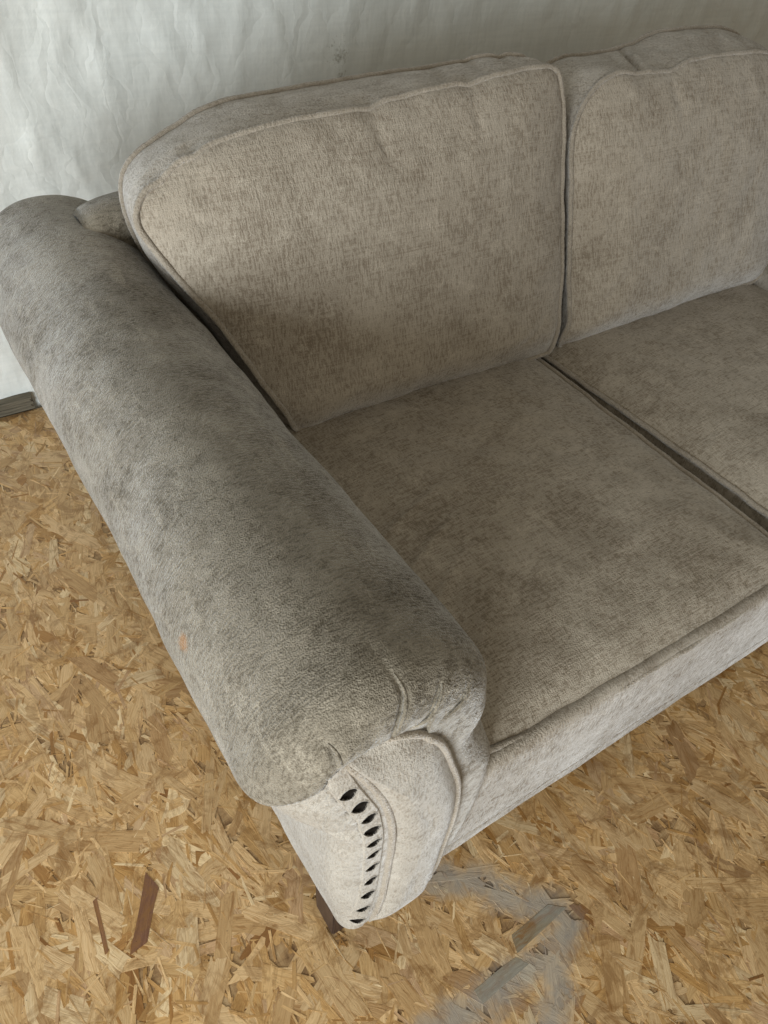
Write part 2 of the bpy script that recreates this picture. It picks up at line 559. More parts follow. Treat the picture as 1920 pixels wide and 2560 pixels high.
def rand_tint():
    i = rng.choice(len(_pal), p=_pw)
    return tuple(float(c) for c in np.clip(_pal[i] * np.array([1.24, 1.18, 1.08]) * rng.uniform(0.88, 1.1), 0, 1))

def in_view(x, y):
    d = np.array([x, y, -1.2])
    q = np.array(_R).T @ d
    if q[2] <= 0.1:
        return None
    u, v = 0.5 + 0.9917 * q[0] / q[2], 0.5 + 0.9917 * q[1] / q[2] * 0.75
    if not (-0.02 < u < 1.02 and -0.02 < v < 1.02):
        return None
    return u, v, q[2]

def hidden_by_sofa(x, y):
    if x > 0.20 and 0.27 < y:
        return True
    u = in_view(x, y)
    if u:
        X, Y = u[0] * 1659, u[1] * 2212
        if Y < 700 + 1.9 * X - 20 and X > 45 and Y < 1740 and X > (Y - 690) / 1.92 + 5 and Y < 2000 - 0.6 * (X - 760):
            return True
        if X > 620 and Y < 2000 - 0.672 * (X - 760):
            return True
    return False

bigs, stuff = [], []
X0, X1, Y0, Y1 = -1.05, 2.4, -0.75, 1.69
area_ = (X1 - X0) * (Y1 - Y0)
def ang_pick():
    r = random.random()
    if r < 0.82:
        return math.pi / 2 + random.gauss(0.10, 0.55)
    return random.uniform(0, math.pi)
def add_flakes(n, Lr, wr, zr, jag, dest):
    for _ in range(n):
        x, y = random.uniform(X0, X1), random.uniform(Y0, Y1)
        L = random.uniform(*Lr)
        w = min(random.uniform(*wr), L * 0.6)
        a = ang_pick()
        if y + L / 2 * abs(math.sin(a)) + w / 2 > FY1 - 0.002:
            y = FY1 - 0.002 - L / 2 * abs(math.sin(a)) - w / 2 - 0.002
        z = random.uniform(*zr)
        top, uv = flake(x, y, L, w, a, z, random.uniform(-1, 1) * 0.0004 / L, random.uniform(-1, 1) * 0.00025 / w, jag)
        tint = rand_tint()
        if dest is bigs:
            tint = tuple(0.62 * a + 0.38 * b for a, b in zip(tint, (0.62, 0.44, 0.25)))
        dest.append((top, uv, tint, random.random(), x, y, L * w))
random.seed(21)
add_flakes(13000, (0.045, 0.10), (0.010, 0.030), (0.0008, 0.0012), 0.004, stuff)
add_flakes(24000, (0.010, 0.055), (0.0012, 0.006), (0.0009, 0.00145), 0.002, stuff)
add_flakes(3900, (0.06, 0.125), (0.014, 0.036), (0.0009, 0.00132), 0.005, bigs)
cand = [i for i, f in enumerate(bigs) if in_view(f[4], f[5]) and not hidden_by_sofa(f[4], f[5])]
cand.sort(key=lambda i: -bigs[i][6] / in_view(bigs[i][4], bigs[i][5])[2] ** 2)
chosen = set(cand[:298])
for i, f in enumerate(bigs):
    if i not in chosen:
        stuff.append(f)
allf = flake_mesh('strand_layer', [(f[0], f[1], f[2], f[3]) for f in stuff])
so = bpy.data.objects.new('strand_layer', allf)
COL.objects.link(so)
so.parent = floor
so['kind'] = 'stuff'
for i in sorted(chosen):
    f = bigs[i]
    c = (f[4], f[5], 0.0)
    top = [(x - c[0], y - c[1], z + 0.0001) for x, y, z in f[0]]
    me = flake_mesh('wood_strand', [(top, f[1], f[2], f[3])])
    o = bpy.data.objects.new('wood_strand', me)
    o.location = c
    COL.objects.link(o)
    o.parent = floor
# the dark red-brown strand and its thin neighbour left of the sofa leg
for (A_, B_, w, tint, lab, rn_) in (((0.022, 0.489), (-0.027, 0.412), 0.024, (0.20, 0.092, 0.052), 'dark red brown strand', 0.5),
                               ((-0.0577, 0.5047), (-0.0655, 0.4292), 0.006, (0.27, 0.13, 0.06), 'thin brown splinter', 0.5),
                               ((0.4290, 0.1380), (0.5190, 0.1440), 0.022, (0.30, 0.25, 0.17), 'unpainted strand across the grey smear', 0.07),
                               ((0.3430, 0.1130), (0.4250, 0.1160), 0.020, (0.33, 0.27, 0.18), 'unpainted strand across the grey smear', 0.07)):
    L = math.hypot(A_[0] - B_[0], A_[1] - B_[1])
    cx, cy = (A_[0] + B_[0]) / 2, (A_[1] + B_[1]) / 2
    top, uv = flake(0, 0, L, w, math.atan2(B_[1] - A_[1], B_[0] - A_[0]), 0.0017, 0, 0, 0.001)
    o = bpy.data.objects.new('wood_strand', flake_mesh('wood_strand', [(top, uv, tint, rn_)]))
    o.location = (cx, cy, 0)
    COL.objects.link(o)
    o.parent = floor
    o['label'] = lab

# ------------------------------------------------------------------ wall, tarpaulin, batten
wall = mesh_obj('wall', *box((-3, 1.90, -0.03), (5, 2.0, 2.8), 0), M_wall, smooth=False)
wall['kind'] = 'structure'

def tarp():
    nx, nz_ = 420, 200
    x = np.linspace(-1.6, 4.2, nx)
    z = np.linspace(0.0, 2.3, nz_)
    V = np.zeros((nz_, nx, 3))
    for j, zz in enumerate(z):
        for i, xx in enumerate(x):
            p = Vector((xx * 2.2, zz * 0.9, 3.1))
            d = 0.028 * noise.noise(p)
            p2 = Vector((xx * 9 + 2.0 * zz, zz * 4.0, 7.7))
            r = 1 - abs(noise.noise(p2)) * 2
            d += 0.007 * max(0, r) ** 3
            p3 = Vector((xx * 20 - 3 * zz, zz * 11.0, 1.7))
            d += 0.004 * noise.noise(p3)
            # one long diagonal crease running down on the left
            cx = 0.30 + 0.10 * (0.86 - zz)
            t = (xx - cx) / 0.014
            d += 0.006 * math.exp(-t * t) * (1 if 0.3 < zz < 0.95 else 0.2)
            # foot of the sheet kicks forward onto the boards' edge
            k = max(0.0, (0.10 - zz) / 0.10)
            V[j, i] = (xx, 1.735 - d - 0.010 * k * k, zz)
    V[0, :, 2] = -0.02
    F = []
    for j in range(nz_ - 1):
        for i in range(nx - 1):
            a = j * nx + i
            F.append((a, a + 1, a + nx + 1, a + nx))
    return V.reshape(-1, 3), F
tv, tf = tarp()
t = mesh_obj('tarpaulin', tv, tf, M_tarp)
t['label'] = 'creased white woven tarpaulin hanging as a backdrop behind the sofa'
t['category'] = 'tarpaulin'

# weathered batten at the foot of the tarpaulin: grooved board with a split end
def batten():
    n = 26
    prof = []
    H, Tk = 0.050, 0.030
    # ridged front face (profile in y,z), then top, back
    for k in range(15):
        zz = k / 14 * H
        prof.append((-0.0035 * (k % 2), zz))
    prof += [(Tk * 0.5, H + 0.002), (Tk, H), (Tk, 0)]
    V, F = [], []
    m = len(prof)
    for i in range(n):
        x = -1.2 + (0.178 + 1.2) * i / (n - 1)
        for (py, pz) in prof:
            V.append((x + (0.004 * math.sin(pz * 400) if i == n - 1 else 0), 1.699 + py + 0.0008 * nz((x, py, pz), 60), pz - 0.016))
    for i in range(n - 1):
        for k in range(m):
            l = (k + 1) % m
            F.append((i * m + k, (i + 1) * m + k, (i + 1) * m + l, i * m + l))
    F.append(tuple((n - 1) * m + k for k in range(m)))
    F.append(tuple(k for k in range(m))[::-1])
    return V, F
b = mesh_obj('batten', *batten(), M_batten, smooth=False)
b['label'] = 'weathered grey grooved timber batten lying at the foot of the white tarpaulin'
b['category'] = 'batten'

# ------------------------------------------------------------------ sofa
ZB = 0.104
AXC, AZC, AR = 0.240, 0.534, 0.130
sofa = empty('sofa', (1.03, 0.79, 0), 'beige chenille sofa with fat rolled arms, two seats and dark wood feet', 'sofa')

prof = [(0.204, ZB), (0.196, 0.20), (0.188, 0.30), (0.187, 0.36), (0.187, 0.402), (0.170, 0.430)]
for a in range(222, -20, -15):
    r = math.radians(a)
    prof.append((AXC + AR * math.cos(r), AZC + AR * math.sin(r)))
prof += [(0.386, 0.44), (0.394, 0.37), (0.392, 0.30), (0.382, 0.235), (0.368, 0.180), (0.352, ZB)]
NP = 560
P2 = catmull(prof, NP, closed=False)
# close along the bottom
bot = np.stack([np.linspace(0.352, 0.204, 62)[1:-1], np.full(60, ZB)], 1)
P2 = np.vstack([P2, bot])
NP = len(P2)

def spine(p):
    z = min(max(p[1], 0.19), AZC)
    k = (z - 0.19) / (AZC - 0.19)
    return np.array([0.268 + (AXC + 0.012 - 0.268) * k, z])

PLEATS = [([(0.2370, 0.664), (0.2410, 0.655), (0.2426, 0.6462), (0.2396, 0.6362), (0.2332, 0.6231), (0.2270, 0.600)], 0.0055),
          ([(0.2850, 0.640), (0.2809, 0.6328), (0.2744, 0.6244), (0.2665, 0.6107), (0.2531, 0.5966), (0.2440, 0.590)], 0.0055),
          ([(0.3140, 0.613), (0.3033, 0.6032), (0.2918, 0.5952), (0.2840, 0.588)], 0.0035),
          ([(0.1677, 0.630), (0.1729, 0.6217), (0.1743, 0.6112), (0.1757, 0.602)], 0.004)]
LOBE = catmull(np.array([(0.190, 0.607), (0.1760, 0.599), (0.168, 0.586), (0.161, 0.573), (0.150, 0.562), (0.1396, 0.553), (0.126, 0.538), (0.100, 0.510)]), 30)
PL = [(catmull(np.array(c), 40), dep) for c, dep in PLEATS]

def arm_mesh(y_front=0.248, y_back=1.335, pleats=True):
    rings = []          # (y, inset, phase)
    Rr = 0.045
    # rounding of the front edge: wide under the outer side of the roll, tight below
    ang = np.degrees(np.arctan2(P2[:, 1] - AZC, P2[:, 0] - AXC)) % 360
    RV = np.full(NP, 0.030)
    hi = P2[:, 1] > 0.43
    RV = np.where(hi, 0.050 + 0.036 * np.exp(-((ang - 205) / 50) ** 2), RV)
    RV = np.where(P2[:, 0] < 0.22, np.where(hi, RV, 0.036), RV)
    for _ in range(30):
        RV = (np.roll(RV, 1) + RV + np.roll(RV, -1)) / 3
    nb = 34
    rings_y = []
    for k in range(12):
        th = k / 11 * math.pi / 2
        rings_y.append((y_back - 0.03 * (1 - math.cos(th)) , 0.03 * (1 - math.sin(th))))
    ys = np.linspace(y_back - 0.03, y_front + 0.09, 140)[1:]
    rings_y += [(y, 0.0) for y in ys]
    for k in range(1, nb + 1):
        th = k / nb * math.pi / 2
        rings_y.append((-1.0, th))
    SP = np.array([spine(p) for p in P2])
    D = SP - P2
    Ln = np.linalg.norm(D, axis=1)
    Dn = D / Ln[:, None]
    V = []
    for (y, ins) in rings_y:
        if y < 0:
            inset = RV * (1 - math.cos(ins))
            yy = y_front + RV * (1 - math.sin(ins)) + 0.0
            # blend from the last straight ring (y_front + 0.09)
        else:
            inset = np.full(NP, ins)
            yy = np.full(NP, y)
            yy = np.maximum(yy, 0) if y > y_front + 0.2 else y_front + RV + (yy - (y_front + 0.09)) * (0.2 - RV) / 0.11
        q = P2 + Dn * np.minimum(inset, Ln * 0.95)[:, None]
        V.append(np.stack([q[:, 0], yy, q[:, 1]], 1))
    q0 = P2 + Dn * np.minimum(RV, Ln * 0.95)[:, None]
    nf = 74
    for k in range(1, nf + 1):
        s = 1 - k / nf
        s = max(s, 0.004)
        q = SP + (q0 - SP) * s
        V.append(np.stack([q[:, 0], np.full(NP, y_front), q[:, 1]], 1))
    V = np.array(V)
    # roll swells slightly towards the front and sags in use
    nR = V.shape[0]
    V = V.reshape(-1, 3)
    roll_w = np.clip((V[:, 2] - 0.40) / 0.05, 0, 1)
    low = np.clip((0.44 - V[:, 2]) / 0.05, 0, 1)
    y = V[:, 1]
    # scale of the roll about its axis along the length
    sw = 1.0 + 0.012 * np.exp(-((y - 0.36) / 0.14) ** 2) - 0.02 * np.exp(-((y - 0.85) / 0.25) ** 2)
    V[:, 0] = np.where(roll_w > 0, AXC + (V[:, 0] - AXC) * (1 + (sw - 1) * roll_w), V[:, 0])
    V[:, 2] = np.where(roll_w > 0, AZC + (V[:, 2] - AZC) * (1 + (sw - 1) * roll_w), V[:, 2])
    # the end of the roll stands over the facing below it
    ii = np.where((V[:, 1] < 0.36) & (V[:, 0] < 0.27))[0]
    q_ = V[ii][:, [0, 2]]
    best = np.full(len(ii), 9.0)
    side = np.zeros(len(ii))
    for k in range(len(LOBE) - 1):
        a, bb = LOBE[k], LOBE[k + 1]
        ab = bb - a
        t_ = np.clip(((q_ - a) @ ab) / (ab @ ab), 0, 1)
        dd = np.linalg.norm(q_ - (a + t_[:, None] * ab), axis=1)
        m = dd < best
        best = np.where(m, dd, best)
        cr = ab[0] * (q_[:, 1] - a[1]) - ab[1] * (q_[:, 0] - a[0])
        side = np.where(m, np.sign(cr), side)
    sd = best * side            # positive on the facing side
    LIT_FAC = np.clip((0.435 - V[:, 2]) / 0.025, 0, 1)
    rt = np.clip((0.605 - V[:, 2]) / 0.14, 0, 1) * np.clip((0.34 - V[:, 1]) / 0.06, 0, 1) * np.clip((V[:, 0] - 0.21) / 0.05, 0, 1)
    LIT_FAC = np.maximum(LIT_FAC, rt * 0.62)
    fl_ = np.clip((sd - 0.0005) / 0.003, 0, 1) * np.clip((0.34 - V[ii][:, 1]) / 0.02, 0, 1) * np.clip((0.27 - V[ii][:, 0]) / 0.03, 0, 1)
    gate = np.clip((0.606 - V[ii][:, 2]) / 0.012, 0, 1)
    LIT_FAC[ii] = np.maximum(LIT_FAC[ii], fl_ * gate)
    arm_mesh.facing = LIT_FAC
    fade = np.clip((0.36 - V[ii][:, 1]) / 0.06, 0, 1)
    stepin = np.clip(sd / 0.003, 0, 1) * np.exp(-np.clip(sd, 0, 1) / 0.050) * 0.019 * gate
    outp = np.where(sd < 0, np.exp(-((sd + 0.010) / 0.012) ** 2) * 0.004, 0)
    V[ii, 1] += (stepin - outp) * fade
    V[ii, 0] += stepin * 0.6 * fade * (V[ii][:, 0] < 0.17)
    # pleats in the gathered front
    front = V[:, 1] < y_front + Rr + 0.03
    idx = np.where(front & (V[:, 2] > 0.52))[0]
    xz = V[idx][:, [0, 2]]
    for c, dep in (PL if pleats else []):
        best = np.full(len(idx), 9.0)
        side = np.zeros(len(idx))
        tt = np.zeros(len(idx))
        for k in range(len(c) - 1):
            a, bb = c[k], c[k + 1]
            ab = bb - a
            t_ = np.clip(((xz - a) @ ab) / (ab @ ab), 0, 1)
            pp = a + t_[:, None] * ab
            dd = np.linalg.norm(xz - pp, axis=1)
            m = dd < best
            best = np.where(m, dd, best)
            cr = ab[0] * (xz[:, 1] - a[1]) - ab[1] * (xz[:, 0] - a[0])
            side = np.where(m, np.sign(cr), side)
            tt = np.where(m, (k + t_) / (len(c) - 1), tt)
        env = np.clip(np.sin(np.clip(tt, 0, 1) * math.pi * 0.9 + 0.15), 0, 1)
        sd = best * side
        # fold: sharp on one side, gently swelling on the other
        g_ = -dep * 0.95 * np.exp(-((sd + 0.0020) / 0.0020) ** 2) + dep * 0.40 * np.exp(-((sd - 0.008) / 0.008) ** 2)
        # push along the surface normal, roughly towards the viewer/front and up
        nrm = V[idx] - np.array([AXC, y_front + 0.07, AZC])
        nrm /= np.linalg.norm(nrm, axis=1)[:, None]
        nrm[:, 1] -= 0.5
        nrm /= np.linalg.norm(nrm, axis=1)[:, None]
        V[idx] += nrm * (g_ * env)[:, None]
    # soft unevenness
    V = wobble(V, 0.005, 7.0, 3.3)
    V = wobble(V, 0.0012, 30.0, 1.3)
    F = []
    for r in range(nR - 1):
        for k in range(NP):
            l = (k + 1) % NP
            F.append((r * NP + k, r * NP + l, (r + 1) * NP + l, (r + 1) * NP + k))
    F.append(tuple(range(NP))[::-1])
    F.append(tuple((nR - 1) * NP + k for k in range(NP)))
    return V, F

AV, AF = arm_mesh()
LIT_FACING = arm_mesh.facing.copy()
AV0, _ = arm_mesh(pleats=False)
ABVH = BVHTree.FromPolygons([Vector(v) for v in AV0], [f for f in AF if len(f) == 4])

def on_arm(x, z, off=0.0):
    hit = ABVH.ray_cast(Vector((x, -0.2, z)), Vector((0, 1, 0)))
    if hit[0] is None:
        h2 = ABVH.find_nearest(Vector((x, 0.26, z)))
        return np.array(h2[0]) + off * np.array([0, -1, 0])
    return np.array([x, hit[0].y - off, z])

# --- scroll panel on the front of the arm: outline, left then bottom then right
P_LEFT = [(0.1820, 0.5900), (0.2034, 0.5480), (0.2216, 0.5044), (0.2349, 0.4575), (0.2445, 0.3983), (0.2519, 0.324), (0.2515, 0.2432), (0.2453, 0.1731), (0.2375, 0.130)]
P_RIGHT = [(0.2419, 0.5870), (0.2612, 0.5760), (0.287, 0.5421), (0.3102, 0.479), (0.3269, 0.4234), (0.3355, 0.3592), (0.3375, 0.295), (0.3355, 0.2191), (0.331, 0.150)]
P_BOT = [(0.324, 0.118), (0.2926, ZB + 0.003), (0.252, ZB + 0.008)]
P_TOP = [(0.2193, 0.5900), (0.1986, 0.594), (0.1800, 0.598)]
outl = P_LEFT + P_BOT[::-1] + P_RIGHT[::-1] + P_TOP
OUT = catmull(np.array(outl), 420, closed=True)

def pillow_patch(out, dome, off, rings=26, power=2.2):
    n = len(out)
    c0 = np.array([0.272, 0.34])
    V = []
    for r in range(rings + 1):
        s = 1 - r / rings
        s = max(s, 0.01)
        for p in out:
            zc = min(max(p[1], 0.20), 0.50)
            sp = np.array([0.287 - 0.04 * max(0, (zc - 0.40)) / 0.1, zc])
            q = sp + (p - sp) * s
            h = dome * (1 - s ** power) ** 0.6
            b_ = on_arm(q[0], q[1], off + h)
            V.append(b_)
    G_ = np.array(V).reshape(rings + 1, n, 3)
    for _ in range(45):
        Y = G_[:, :, 1]
        Y2 = (np.roll(Y, 1, 1) + np.roll(Y, -1, 1) + Y * 2) / 4
        Y2[1:-1] = (Y2[:-2] + Y2[2:] + Y2[1:-1] * 2) / 4
        Y2[0] = Y[0]
        Y2[-3:] = Y2[-4:-3].mean()
        G_[:, :, 1] = Y2
    V = [tuple(v) for v in G_.reshape(-1, 3)]
    F = []
    for r in range(rings):
        for k in range(n):
            l = (k + 1) % n
            F.append((r * n + k, (r + 1) * n + k, (r + 1) * n + l, r * n + l))
    F.append(tuple(rings * n + k for k in range(n))[::-1])
    # tuck the rim in behind the piping
    base = len(V)
    for k in range(n):
        V.append(np.array(V[k]) + np.array([0, 0.006, 0]))
    for k in range(n):
        l = (k + 1) % n
        F.append((base + k, k, l, base + l))
    return V, F
PV, PF = pillow_patch(OUT, 0.016, 0.001)
PIPE_R = 0.0050
def front_pipe(ctrl, n=110, off=0.002):
    c = catmull(np.array(ctrl), n)
    return [on_arm(x, z, off) for x, z in c]
pl = front_pipe(P_LEFT)
pr = front_pipe([(0.2240, 0.590)] + P_RIGHT)

# --- nail strip: a band of fabric with twelve lens-shaped slots
SLOTS = [(0.1735, 0.5800), (0.1895, 0.5290), (0.2015, 0.4965), (0.2125, 0.4650), (0.2182, 0.4320), (0.2228, 0.3975), (0.2262, 0.3600), (0.2292, 0.3163), (0.2300, 0.2743), (0.2281, 0.2362), (0.2243, 0.1952), (0.2205, 0.1532)]
def slot_strip():
    ctr = catmull(np.array([(0.170, 0.600)] + SLOTS + [(0.2165, 0.118)]), 980)
    tang = np.gradient(ctr, axis=0)
    tang /= np.linalg.norm(tang, axis=1)[:, None]
    nor = np.stack([-tang[:, 1], tang[:, 0]], 1)     # towards +x as the strip runs down
    W0, m = 0.0128, 50
    V, F, fm = [], [], []
    S = np.array(SLOTS)
    Yb = np.zeros((len(ctr), m + 1))
    for i in range(len(ctr)):
        W = W0 * min(1.0, 0.45 + i / 105)
        for k in range(m + 1):
            q = ctr[i] + nor[i] * (-W + 2 * W * k / m)
            Yb[i, k] = on_arm(q[0], q[1], 0.0018)[1]
    for _ in range(60):
        Yb[1:-1] = (Yb[:-2] + Yb[2:] + 2 * Yb[1:-1]) / 4
        Yb[:, 1:-1] = (Yb[:, :-2] + Yb[:, 2:] + 2 * Yb[:, 1:-1]) / 4
    for i in range(len(ctr)):
        for k in range(m + 1):
            W = W0 * min(1.0, 0.45 + i / 105)
            u = -W + 2 * W * k / m
            q = ctr[i] + nor[i] * u
            p = np.array([q[0], Yb[i, k], q[1]])
            p[1] += 0.012 * max(0, 1 - i / 38)
            # lens slots
            d = 0
            for s in S:
                dx, dz = q[0] - s[0], q[1] - s[1]
                if abs(dx) < 0.014 and abs(dz) < 0.012:
                    a = 0.16
                    lx = dx * math.cos(a) + dz * math.sin(a)
                    lz = -dx * math.sin(a) + dz * math.cos(a)
                    hx, hz = 0.0094, 0.0086
                    if abs(lx) < hx:
                        e = abs(lz) - hz * (1 - (lx / hx) ** 2) ** 0.85
                        if e < 0:
                            d = 0.0028 * min(1, -e / 0.0006)
                        elif e < 0.003:
                            d = -0.0012 * (1 - e / 0.003)
            edge = abs(u) / W
            if edge > 0.86:
                p[1] += 0.003 * (edge - 0.86) / 0.14
            p[1] += d
            V.append(p)
            fm.append(d > 0.0001)
    m1 = m + 1
    mi = []
    for i in range(len(ctr) - 1):
        for k in range(m):
            f = (i * m1 + k, i * m1 + k + 1, (i + 1) * m1 + k + 1, (i + 1) * m1 + k)
            F.append(f)
            mi.append(1 if sum(fm[v] for v in f) >= 2 else 0)
    return V, F, mi, ctr
STV, STF, STM, STC = slot_strip()
# give the arm front room behind the strip
d_all = np.full(len(AV), 9.0)
cand_i = np.where((AV[:, 1] < 0.30) & (AV[:, 0] < 0.27))[0]
xz = AV[cand_i][:, [0, 2]]
for s in SLOTS:
    dx = np.abs(xz[:, 0] - s[0]) / 0.0098
    dz = np.abs(xz[:, 1] - s[1]) / 0.0088
    d_all[cand_i] = np.minimum(d_all[cand_i], np.maximum(dx, dz))
AV2 = np.array(AV)
AV2[:, 1] += np.where(d_all < 1.0, 0.008, 0.0)

def add_arm(mirror=False):
    def mx(V):
        V = np.array(V, float)
        if mirror:
            V[:, 0] = 2 * 1.048 - V[:, 0]
        return V
    def fl(F):
        return [tuple(f)[::-1] for f in F] if mirror else F
    arm = mesh_obj('arm', mx(AV2), fl(AF), M_arm, sofa)
    # lower outside and front are painted paler, as the light falls on them
    at = arm.data.attributes.new('facing', 'FLOAT', 'POINT')
    at.data.foreach_set('value', LIT_FACING.astype(np.float32))
    pan = mesh_obj('scroll_panel', mx(PV), fl(PF), M_front, sofa)
    mesh_obj('piping', *(lambda a: (mx(a[0]), fl(a[1])))(tube(pl, PIPE_R, 10, taper=0.06)), M_pipe, sofa)
    mesh_obj('piping', *(lambda a: (mx(a[0]), fl(a[1])))(tube(pr, PIPE_R * 0.9, 10, taper=0.06)), M_pipe, sofa)
    for c, dep in PL:
        path = []
        for (x, z) in c[4:-3]:
            h = ABVH.ray_cast(Vector((x, -0.2, z)), Vector((0, 1, 0)))
            if h[0] is not None:
                path.append(np.array(h[0]) + np.array(h[1]) * -0.0004 * np.sign(h[1].y))
        if len(path) > 6:
            mesh_obj('pleat', *(lambda a: (mx(a[0]), fl(a[1])))(tube(path, 0.0018 + dep * 0.10, 8, taper=0.4)), M_arm, sofa)
    st = mesh_obj('slotted_band', mx(STV), fl(STF), M_front, sofa)
    st.data.materials.append(M_dark)
    st.data.polygons.foreach_set('material_index', STM)
    return arm
add_arm()
add_arm(True)

# --- frame: front rail, back, seat deck
def rail():
    # profile (y, z) from top inside round the front to the bottom
    pr_ = [(0.330, 0.320), (0.300, 0.345), (0.280, 0.362), (0.268, 0.368), (0.2585, 0.362), (0.2540, 0.342), (0.2545, 0.28), (0.2580, 0.215), (0.2600, 0.185), (0.2610, 0.170)]
    q1 = catmull(np.array(pr_), 46)
    # a lipped seam, then the turned-under lower band
    q2 = np.array([(0.2645, 0.1690), (0.2645, 0.1665), (0.2615, 0.163)])
    q3 = catmull(np.array([(0.2615, 0.163), (0.2635, 0.140), (0.2665, 0.118), (0.278, 0.108), (0.320, 0.108)]), 22)[1:]
    q = np.vstack([q1, q2, q3])
    n = 240
    V = []
    for i in range(n):
        x = 0.350 + (1.745 - 0.350) * i / (n - 1)
        for (y, z) in q:
            V.append((x, y + 0.0015 * nz((x, y, z), 6, 5), z + 0.001 * nz((x, y, z), 7, 9) - 0.008 * max(0, 1 - (x - 0.35) / 0.5) * (1 if z < 0.2 else 0)))
    V = wobble(V, 0.0009, 22, 2)
    m = len(q)
    F = [(i * m + k, (i + 1) * m + k, (i + 1) * m + k + 1, i * m + k + 1) for i in range(n - 1) for k in range(m - 1)]
    F = [f[::-1] for f in F]
    return V, F
mesh_obj('front_rail', *rail(), M_rail, sofa)
mesh_obj('seat_deck', *box((0.36, 0.30, 0.20), (1.70, 1.18, 0.258), 0.01), M_rail, sofa)

def back_frame():
    # rounded back that rises behind the cushions, leaning slightly
    pr_ = [(1.10, 0.25), (1.13, 0.42), (1.145, 0.58), (1.152, 0.648), (1.166, 0.684), (1.198, 0.698), (1.235, 0.686), (1.255, 0.65), (1.265, 0.5), (1.27, 0.3), (1.27, 0.106)]
    q = catmull(np.array(pr_), 60)
    n = 160
    V = []
    for i in range(n):
        x = 0.262 + (1.834 - 0.262) * i / (n - 1)
        e = min(i, n - 1 - i) / 14
        dr = 0.03 * (1 - math.sqrt(max(0, 1 - (1 - min(1, e)) ** 2)))
        for (y, z) in q:
            V.append((x, y, z - dr * max(0, (z - 0.4) / 0.3)))
    V = wobble(V, 0.005, 9, 6)
    m = len(q)
    F = [(i * m + k, (i + 1) * m + k, (i + 1) * m + k + 1, i * m + k + 1) for i in range(n - 1) for k in range(m - 1)]
    F.append(tuple(range(m))[::-1])
    F.append(tuple((n - 1) * m + k for k in range(m)))
    return V, F
mesh_obj('back_frame', *back_frame(), M_arm, sofa)

for (lx, ly) in ((0.2105, 0.285), (1.8375, 0.285), (0.2105, 1.22), (1.8375, 1.22)):
    bm = bmesh.new()
    bmesh.ops.create_cube(bm, size=1)
    for v in bm.verts:
        top = v.co.z > 0
        s = 1.12 if top else 1.0
        cx, cy = lx + 0.024, ly + 0.024
        v.co = Vector((cx + v.co.x * 0.048 * s, cy + v.co.y * 0.048 * s, 0.0028 if not top else ZB + 0.006))
    bmesh.ops.bevel(bm, geom=list(bm.edges), offset=0.0018, segments=2, affect='EDGES')
    vv = [tuple(v.co) for v in bm.verts]
    ff = [tuple(v.index for v in f.verts) for f in bm.faces]
    bm.free()
    mesh_obj('leg', vv, ff, M_leg, sofa, smooth=False)

